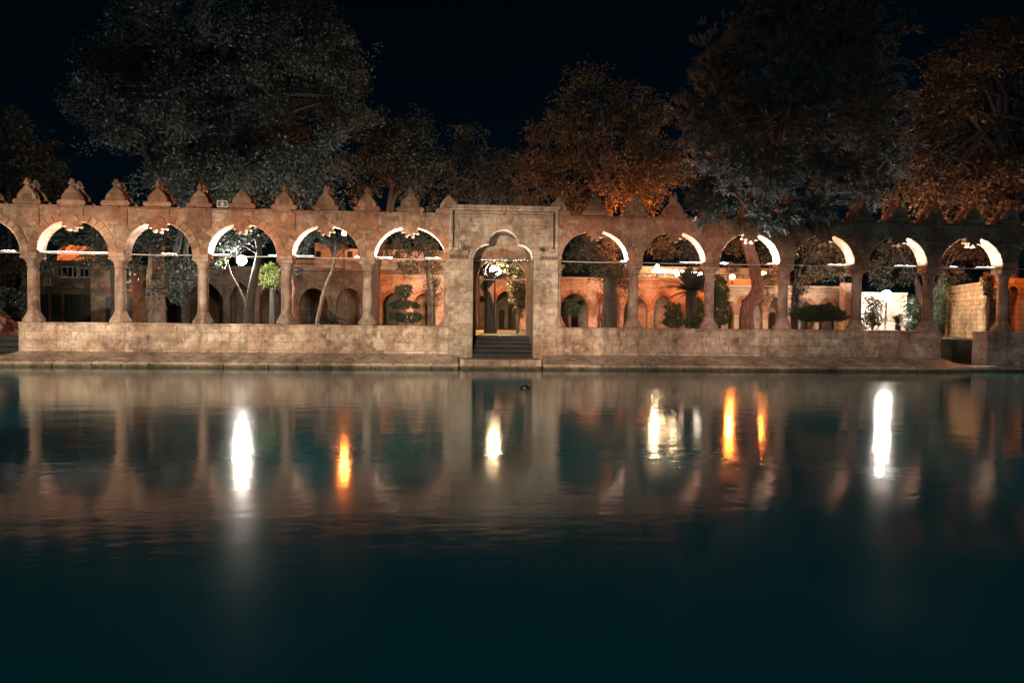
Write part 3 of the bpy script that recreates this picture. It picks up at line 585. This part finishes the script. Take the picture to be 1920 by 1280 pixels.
shrub('flat umbrella shaped topiary on forked stems', [(1537, 589, 53, 14), (1537, 583, 40, 11), (1530, 592, 42, 10)], 1.6, stem=[[(1540, 612), (1538, 600), (1530, 592)], [(1512, 612), (1524, 602), (1540, 594)]], depth=.8)
shrub('dark columnar cypress left of the curved red trunk', [(1349, 545, 14, 30), (1350, 580, 16, 36)], 3.2, name='cypress', cat='tree')
for lab, bl, Y in (('feathery conifer left of the bright lamp post', [(1637, 575, 12, 26), (1636, 600, 20, 18)], 3.4), ('feathery dark conifer right of the bright lamp post', [(1712, 578, 14, 26), (1712, 600, 22, 20)], 3.6),
                   ('dark conifer against the left end of the yellow brick wall', [(1768, 560, 12, 40), (1762, 595, 14, 28)], 3.4)):
    shrub(lab, bl, Y, 'yew', size=.12, dens=150, nper=8, name='conifer', cat='conifer', surf=.55)
shrub('leafy bush on the red rock at the left edge', [(35, 575, 24, 26), (10, 560, 26, 18), (48, 598, 14, 14)], 2.8, 'leaf', size=.09, dens=90, nper=12, twr=.14, name='bush', cat='bush', surf=.4)
shrub('tangled climber with pink blooms on the brick arch at the right end', [(1857, 540, 8, 22), (1860, 580, 7, 30), (1852, 520, 10, 10)], 2.9, 'leafb', size=.09, dens=110, nper=10, twr=.12, name='climber', cat='climber', surf=.3)
shrub('red flowering shrub beside the broad dark trunk', [(1125, 560, 8, 16), (1122, 598, 8, 14)], 4, 'bloom', size=.08, dens=50, nper=8, twr=.12, name='flowering_shrub', cat='shrub', surf=.2)
shrub('orange lit bush in front of the arcade between the gate lamp and the right pier', [(975, 560, 12, 34), (970, 545, 14, 20)], 5.2, 'leafb', size=.13, dens=40, nper=12, twr=.2, name='bush', cat='bush', surf=.3)
for a, b_ in ((872, 463), (1019, 463)):
    p = at(a, 470, YF - .08); off = Vector((p.x, YF - .08, gz(471.3))); ce = np.array([[0, 0, .07]]) + RNG.normal(size=(16, 3)) * np.array([.07, .02, .05])
    v, N = leaves(ce, np.full(16, .05), 7, .06, .35); o = mesh_leaves('weed', v, N, 'leafd', None, 7); o.location = off
    tag(o, 'small weed growing on the %s foot of the gateway frame' % ('left' if a < 940 else 'right'), 'weed', 'weeds on the gateway frame')
def palm(label, px, py, Y, hgt_px, L, nf, leaf='leafd', lw=.02, rad=.14, droop=1.0):
    b = at(px, 605, Y); off = Vector((b.x, Y, ZG)); T = thing('palm', label, 'palm', None, off); top = at(px, py, Y) - off
    mb = MB(); P = [Vector((0, 0, -.1)).lerp(top, i / 5) for i in range(6)]; mb.tube(P, [rad * 1.2] + [rad] * 5, 10); mb.build('trunk', 'darkbark', T, True)
    vs_, fs = [], []
    for k in range(nf):
        a = 2 * math.pi * k / nf + random.uniform(-.2, .2); el = random.uniform(-.25, 1.35); d = Vector((math.cos(a) * math.cos(el), math.sin(a) * math.cos(el), math.sin(el))); l_ = L * random.uniform(.8, 1.1)
        side = d.cross(Vector((0, 0, 1))).normalized(); prev = None
        for i in range(15):
            t_ = i / 14; p = top + d * l_ * t_ + Vector((0, 0, -droop * l_ * .45 * t_ ** 2)); 
            for s in (-1, 1):
                lf = (side * s * .8 + d * .8 + Vector((0, 0, -.15))).normalized() * l_ * .28 * (1 - .6 * t_); w = d * lw; k0 = len(vs_)
                vs_ += [p - w, p + w, p + lf + w * .3, p + lf - w * .3]; fs.append((k0, k0 + 1, k0 + 2, k0 + 3))
    o = link('crown', [tuple(v_) for v_ in vs_], fs, leaf, T, rnd=np.repeat(RNG.random(len(fs)), 4)); return T
palm('spiky palm in front of the white lit terrace', 1296, 545, 4.5, 0, 1.25, 60, 'leafd', .035, .22, .55)
palm('low spiky cycad under the bright lamp of the right end', 1684, 607, 2.6, 0, .62, 26, 'leafb', .014, .1, .9)
palm('dark agave behind the sill under the leaning thin trunk', 622, 604, 3, 0, .7, 22, 'leafd', .02, .08, .9)

# ------------------------------------------------------------------ lamps
def lamp(label, px, py, Y, r, m, name='street_lamp', pole='metal', arm=None, group='garden lamps behind the arcade', zb=None):
    c = at(px, py, Y); zb = ZG if zb is None else zb; T = thing(name, label, 'lamp', group, (c.x, c.y, zb if arm is None else c.z)); h = c.z - zb
    if arm is None:
        mb = MB(); mb.lathe((0, 0, 0), [(.11, 0), (.11, min(.1, h * .1)), (.06, min(.2, h * .2)), (.045, min(.4, h * .4)), (.035, h - r - .05), (.06, h - r - .03), (.06, h - r + .01)], 12); mb.build('pole', pole, T, True); z = h
    else:
        mb = MB(); mb.tube([(0, .02, r * .6), (arm * .5, .03, r * .8), (arm, .05, r * .4)], .02, 6); mb.build('bracket', pole, T, True); z = 0
    mb = MB(); mb.lathe((0, 0, z), [(r * math.sin(math.pi * (k + .02) / 12.04), -r * math.cos(math.pi * (k + .02) / 12.04)) for k in range(13)], 20); mb.build('globe', m, T, True)
    mb = MB(); mb.lathe((0, 0, z + r * .9), [(r * .6, 0), (r * .45, r * .35), (.01, r * .5)], 12); mb.build('cap', 'metal', T)
    return T
lamp('glaring white lamp fixed to the dark leaning trunk in the fourth arch', 453, 488, 3.95, .18, 'lampwhite', 'floodlight', arm=.46)
lamp('glaring warm lamp seen through the gateway', 928, 509, 6.0, .24, 'lampcream')
lamp('glaring white globe lamp on a white post near the right end', 1662, 553, 4.6, .19, 'lampwhite', pole='white')
lamp('orange lamp above the orange rooftop at the top right of the fifth arch', 645, 438, 11, .115, 'sodium')
lamp('small orange lamp on the terrace, left end', 1232, 500, 15.4, .11, 'lampcream', zb=wz(520, 15, 1260) - .01)
lamp('small orange lamp on the terrace behind the palm', 1270, 514, 15.2, .11, 'lampcream', zb=wz(520, 15, 1260) - .01)
lamp('orange lamp left of the curved red trunk', 1373, 519, 11.5, .12, 'sodium', zb=wz(541, 11, 1471) - .01)
lamp('orange lamp right of the curved red trunk', 1432, 512, 11.5, .10, 'sodium', zb=wz(541, 11, 1471) - .01)
lamp('orange lamp behind the parapet beside the pine', 1188, 424, 6.8, .18, 'sodium')
lamp('orange lamp behind the right arcade under the plane tree', 1743, 436, 4.6, .11, 'sodium')
lamp('orange lamp behind the right arcade near the last column', 1878, 470, 2.6, .13, 'sodium')
lamp('orange lamp behind the first column right of the gate', 1187, 452, 9.5, .14, 'sodium')
lamp('unseen cream lamp added behind the fourth column right of the gate', 1470, 505, 8.2, .11, 'lampcream')  # hidden lamp, added to light the cream building
lamp('unseen cream lamp added behind the second column of the left arcade', 221, 512, 6.5, .08, 'lampcream')  # hidden lamp, added to warm the front of the pale house
lamp('orange lamp behind the left gate pier', 850, 572, 9.5, .17, 'sodium')
lamp('orange lamp behind the fifth column of the left arcade', 690, 470, 19.5, .12, 'sodium')

# ------------------------------------------------------------------ buildings
def win(parent, px0, px1, py0, py1, Y, frame='white', fill='glass', bars=2, name='window'):
    x0, x1 = wx(px0, Y), wx(px1, Y); pm = (px0 + px1) / 2; z0, z1 = wz(py1, Y, pm), wz(py0, Y, pm)
    mb = MB(); t = .06
    mb.box(x0, x0 + t, Y - .05, Y - .003, z0, z1); mb.box(x1 - t, x1, Y - .05, Y - .003, z0, z1); mb.box(x0 + t, x1 - t, Y - .05, Y - .003, z0, z0 + t); mb.box(x0 + t, x1 - t, Y - .05, Y - .003, z1 - t, z1)
    for k in range(1, bars): xm = x0 + (x1 - x0) * k / bars; mb.box(xm - .02, xm + .02, Y - .045, Y - .003, z0 + t, z1 - t)
    f = mb.build(name, frame, parent); mb = MB(); mb.box(x0 + t, x1 - t, Y - .03, Y - .004, z0 + t, z1 - t); mb.build('pane', fill, f); return f
def court(label, px0, px1, Y, topy, arches, depth=2.6, m='court', back='courtplain', doors=(), name='courtyard_building', rise=None, pier=None, cornice=True):
    T = thing(name, label, 'building'); pm = (px0 + px1) / 2; x0, x1 = wx(px0, Y), wx(px1, Y); zt = wz(topy, Y, pm)
    ops = []
    for a, b_, ys, yt, kind in arches: mid = (a + b_) / 2; ops.append((wx(a, Y), wx(b_, Y), ZG, wz(ys, Y, mid), wz(yt, Y, mid) - wz(ys, Y, mid), kind))
    mb = MB(); arch_wall(mb, x0, x1, ZG, zt, Y, Y + .4, ops); mb.build('front_wall', m, T)
    for o_ in ops:
        if o_[5] != 'rect' and o_[4] > .3:
            mb = MB(); ring(mb, (o_[0] + o_[1]) / 2, o_[3], (o_[1] - o_[0]) / 2, o_[4], .2, Y - .03, Y + .05, 13); mb.build('arch_ring', 'dressed' if m != 'courtdark' else m, T)
    mb = MB(); mb.box(x0, x1, Y + depth, Y + depth + .3, ZG, zt - .15); mb.box(x0, x1, Y + .4, Y + depth, zt - .4, zt - .2); mb.build('rear_wall', back, T)
    if cornice: mb = MB(); mb.box(x0 - .05, x1 + .05, Y - .14, Y + .5, zt + .002, zt + .16); mb.box(x0, x1, Y - .07, Y - .002, zt - .14, zt - .02); bevel(mb.build('cornice', m, T), .02)
    for a, b_, yt in doors:
        Yd = Y + depth; mid = (a + b_) / 2; xa, xb = wx(a, Yd), wx(b_, Yd); zz = wz(yt, Yd, mid); r_ = (xb - xa) / 2
        mb = MB(); mb.prism([(xa, ZG), (xa, zz - r_)] + curve('round', xa, xb, zz - r_, r_, 10)[1:-1] + [(xb, zz - r_), (xb, ZG)], Yd - .06, Yd - .004); mb.build('door', 'wood', T)
    return T
# pale two-storey house in the second arch
H = thing('house', 'pale two storey house with dark shuttered ground floor seen through the second arch', 'house'); Y = 11
mb = MB(); mb.box(wx(40, Y), wx(192, Y), Y, Y + 5, ZG, wz(488, Y, 120)); mb.build('wall', 'house', H)
mb = MB(); mb.box(wx(192, Y), wx(250, Y), Y - 1, Y + 5, ZG, wz(492, Y - 1, 220)); mb.build('wing', 'house', H)
mb = MB(); mb.box(wx(40, Y), wx(191.5, Y), Y - .12, Y - .003, wz(541, Y, 120), wz(537, Y, 120)); mb.box(wx(192, Y - 1), wx(250, Y - 1), Y - 1.12, Y - 1.003, wz(546, Y - 1, 220), wz(542, Y - 1, 220)); mb.build('string_course', 'house', H)
win(H, 108, 148, 499, 521, Y, bars=4); win(H, 150, 178, 501, 521, Y, bars=3); win(H, 62, 74, 520, 535, Y); win(H, 84, 96, 520, 535, Y)
for a, b_ in ((76, 90), (98, 115), (122, 160), (163, 176), (178, 190)): win(H, a, b_, 552, 604, Y, 'metal', 'shutter', 3, 'shutter')
win(H, 199, 216, 556, 604, Y - 1, 'metal', 'shutter', 3, 'shutter'); win(H, 228, 246, 500, 530, Y - 1); win(H, 226, 248, 558, 604, Y - 1, 'metal', 'shutter', 3, 'shutter')
H2 = thing('rooftop_building', 'orange lit rooftop wall above the pale house', 'building'); Y = 19
mb = MB(); mb.box(wx(108, Y), wx(180, Y), Y, Y + 4, ZG, wz(470, Y, 140)); mb.prism([(wx(108, Y), wz(469.9, Y, 140)), (wx(122, Y), wz(458, Y, 140)), (wx(170, Y), wz(462, Y, 140)), (wx(180, Y), wz(469.9, Y, 140))], Y, Y + 3); mb.build('wall', 'courtplain', H2)
lamp('orange lamp lighting the rooftop wall above the pale house', 66, 440, 16.5, .13, 'sodium')
# dark courtyard building, third to fifth arch
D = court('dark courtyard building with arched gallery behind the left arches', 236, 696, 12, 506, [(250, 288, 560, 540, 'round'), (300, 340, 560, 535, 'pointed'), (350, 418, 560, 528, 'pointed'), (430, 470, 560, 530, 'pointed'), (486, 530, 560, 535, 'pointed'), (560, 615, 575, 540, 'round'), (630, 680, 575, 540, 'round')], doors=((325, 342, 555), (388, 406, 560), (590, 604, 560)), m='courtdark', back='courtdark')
O1 = thing('terrace_building', 'orange lit upper building with square windows seen in the fifth arch', 'building'); Y = 22
mb = MB(); mb.box(wx(590, Y), wx(640, Y), Y, Y + 5, ZG, wz(456, Y, 620)); mb.box(wx(640, Y), wx(840, Y), Y + .5, Y + 5, ZG, wz(466, Y, 700)); mb.build('wall', 'courtplain', O1)
mb = MB(); mb.box(wx(545, Y - 3), wx(840, Y - 3), Y - 3, Y - .1, ZG, wz(497, Y - 3, 640)); mb.build('terrace', 'courtplain', O1)
mb = MB(); mb.box(wx(545, Y - 3), wx(840, Y - 3), Y - 3.15, Y - 2.9, wz(496, Y - 3, 640), wz(488, Y - 3, 640)); mb.build('parapet', 'courtplain', O1)
for a in (592, 651, 672, 700, 740): win(O1, a, a + 10, 471, 485, Y + (.5 if a > 640 else 0), 'wood', 'glass', 1)
# orange courtyard building behind gateway and right arches
O2 = court('orange lit courtyard building with round arches behind the gateway', 700, 1340, 14, 524, [(715, 760, 575, 550, 'round'), (775, 815, 575, 550, 'round'), (895, 915, 572, 555, 'round'), (930, 976, 568, 545, 'round'), (1052, 1104, 580, 550, 'round'), (1170, 1215, 585, 556, 'round'), (1226, 1262, 582, 554, 'round'), (1285, 1325, 585, 556, 'round')],
           doors=((936, 946, 580), (953, 969, 568), (1068, 1084, 570), (1196, 1208, 575), (798, 806, 575)))
O3 = thing('terrace_building', 'brightly lit white terrace with railing in the second arch right of the gate', 'building'); Y = 18
mb = MB(); mb.box(wx(1180, Y), wx(1480, Y), Y, Y + 5, ZG, wz(500, Y, 1260)); mb.build('wall', 'courtplain', O3)
mb = MB(); mb.box(wx(1180, Y - 3), wx(1480, Y - 3), Y - 3, Y - .05, ZG, wz(520, Y - 3, 1260)); mb.build('terrace', 'courtplain', O3)
mb = MB(); Yr = Y - 3.1; z0, z1 = wz(520, Yr, 1260), wz(513, Yr, 1260); mb.box(wx(1180, Yr), wx(1480, Yr), Yr, Yr + .05, z1 - .04, z1)
for k in range(30): x = wx(1182 + k * 10, Yr); mb.box(x, x + .03, Yr, Yr + .05, z0, z1 - .04)
mb.build('railing', 'metal', O3)
mb = MB(); Y = 14.86; mb.box(wx(1222, Y), wx(1282, Y), Y - .06, Y, wz(511.5, Y, 1250), wz(506, Y, 1250)); mb.build('light_strip', glow('strip_warm', (1, .66, .36), 30), O3)
mb = MB(); mb.box(wx(1284, Y), wx(1335, Y), Y - .06, Y, wz(516.5, Y, 1300), wz(510.5, Y, 1300)); mb.build('light_strip', glow('strip_white', (1, .84, .60), 34), O3)
# cream building behind the pine trunk
K = court('cream lit building with pointed arches and small doors behind the curved red trunk', 1342, 1600, 11, 541, [(1362, 1378, 590, 572, 'pointed'), (1386, 1400, 585, 560, 'pointed'), (1408, 1432, 585, 558, 'pointed'), (1440, 1468, 585, 556, 'pointed'), (1494, 1530, 590, 565, 'pointed'), (1538, 1572, 590, 565, 'pointed')], depth=1.2, doors=((1442, 1454, 585), (1366, 1376, 588), (1503, 1514, 592)), m='courtplain')
mb = MB(); Y = 10.4; mb.box(wx(1584, Y), wx(1604, Y), Y, Y + .5, ZG, wz(530, Y, 1590)); mb.build('end_wall', 'white', K)
Wt = thing('garden_wall', 'white garden wall lit by the bright lamp of the right end', 'wall'); Y = 7.5
mb = MB(); mb.box(wx(1606, Y), wx(1700, Y), Y, Y + .4, ZG, wz(552, Y, 1660)); mb.build('wall', 'white', Wt); mb = MB(); mb.box(wx(1606, Y) - .04, wx(1700, Y) + .04, Y - .05, Y + .45, wz(552, Y, 1660) + .002, wz(548, Y, 1660)); bevel(mb.build('coping', 'white', Wt), .02)
# brick wall, right
Bk = thing('brick_wall', 'yellow brick wall with sloping top lit orange at the right end', 'wall')
pa, pb = at(1772, 620, 8), at(1850, 620, 3.2)
def quadwall(a, b_, za, zb, t=.35):
    d = Vector((b_.x - a.x, b_.y - a.y, 0)).normalized(); nrm = Vector((-d.y, d.x, 0)) * t
    v = [(a.x, a.y, .1), (b_.x, b_.y, .1), (b_.x, b_.y, zb), (a.x, a.y, za)]; v += [(x + nrm.x, y + nrm.y, z) for x, y, z in v]
    return v, [(0, 1, 2, 3), (7, 6, 5, 4), (3, 2, 6, 7), (0, 3, 7, 4), (1, 5, 6, 2), (0, 4, 5, 1)]
mb = MB(); mb.add(*quadwall(pa, pb, at(1772, 538, 8).z, at(1850, 526, 3.2).z)); mb.build('wall', 'brick', Bk)
mb = MB(); Y = 3.0; x0, x1 = wx(1850, Y), wx(1925, Y); arch_wall(mb, x0, x1, .1, wz(521, Y, 1880), Y, Y + .4, [(wx(1886, Y), wx(1912, Y), .1, wz(560, Y, 1900), .5, 'round')]); mb.build('end_wall', 'brick', Bk)
mb = MB(); mb.box(XR1 + .05, XP0 - .05, 2.2, 2.55, .17, 1.28); mb.build('low_wall', 'brick', Bk)
mb = MB(); mb.box(XR1 + .25, XP0 - .2, 2.12, 2.19, .17, 1.05); mb.build('opening_dark', 'darkstone', Bk)  # dark slab, its colour standing in for the unlit low opening
mb = MB(); p = at(1905, 690, -.4); mb.prism([(p.x - .35, .172), (p.x - .05, .38), (p.x + .3, .18)], -.6, -.25); o = mb.build('stone_block', 'sill'); tag(o, 'small pointed stone block on the ledge at the right edge', 'stone'); bevel(o, .02)
# left edge: rock and low steps
rk = MB(); nx, nz = 14, 8; V = []
a = at(-60, 600, 3.0)
bm_pts = [(-70, 560), (0, 556), (20, 566), (34, 590), (41, 606), (42, 640)]
rkT = thing('rock', 'reddish rock slope at the left edge below the first arch', 'rock', None, (at(0, 600, 2.8).x, 2.8, ZG))
import bmesh
bm = bmesh.new(); bmesh.ops.create_icosphere(bm, subdivisions=4, radius=1)
from mathutils import noise as mn
for v_ in bm.verts:
    k = 1 + .22 * mn.noise(v_.co * 1.6) + .08 * mn.noise(v_.co * 5); v_.co = Vector((v_.co.x * 1.75 * k, v_.co.y * .75 * k, v_.co.z * .95 * k))
me = bpy.data.meshes.new('rock_mass'); bm.to_mesh(me); bm.free(); me.materials.append(M['redrock']); o = bpy.data.objects.new('rock_mass', me); COL.objects.link(o); o.parent = rkT; o.location = (-1.1, .2, -.15)
mb = MB()
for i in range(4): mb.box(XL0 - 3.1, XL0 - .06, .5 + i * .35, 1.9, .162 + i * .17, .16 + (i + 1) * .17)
tag(bevel(mb.build('stone_steps', 'darkstone'), .01), 'dark stone steps beside the left end of the sill wall', 'steps')

# fork trunked tree inside the gateway view
tree('tree with a thick forked trunk and orange lit leaves around the warm lamp', [(950, 500, 34, 18, 1.3), (970, 530, 14, 26, .3), (925, 480, 30, 12, 1), (985, 510, 12, 20, .6)], 5.2, [(918, 620), (918, 590), (917, 565), (912, 548), (904, 532)], .25, 'leafb', 'darkbark', .12, 18, 18, .2, name='plane_tree', r0=.07)
# far-off wood closing the view behind everything
ce, ra = twigs([(x, 508 + 12 * math.sin(x * .03), 60, 48 + 14 * math.sin(x * .017 + 1)) for x in range(-300, 2300, 62)], 42, 2.6, 1.2, .2, 3)
v, N = leaves(ce, ra, 22, .6, .6); o = mesh_leaves('far_wood', v, N, 'leafd', None, 22); tag(o, 'dark far off wood behind the buildings', None, None, 'stuff')
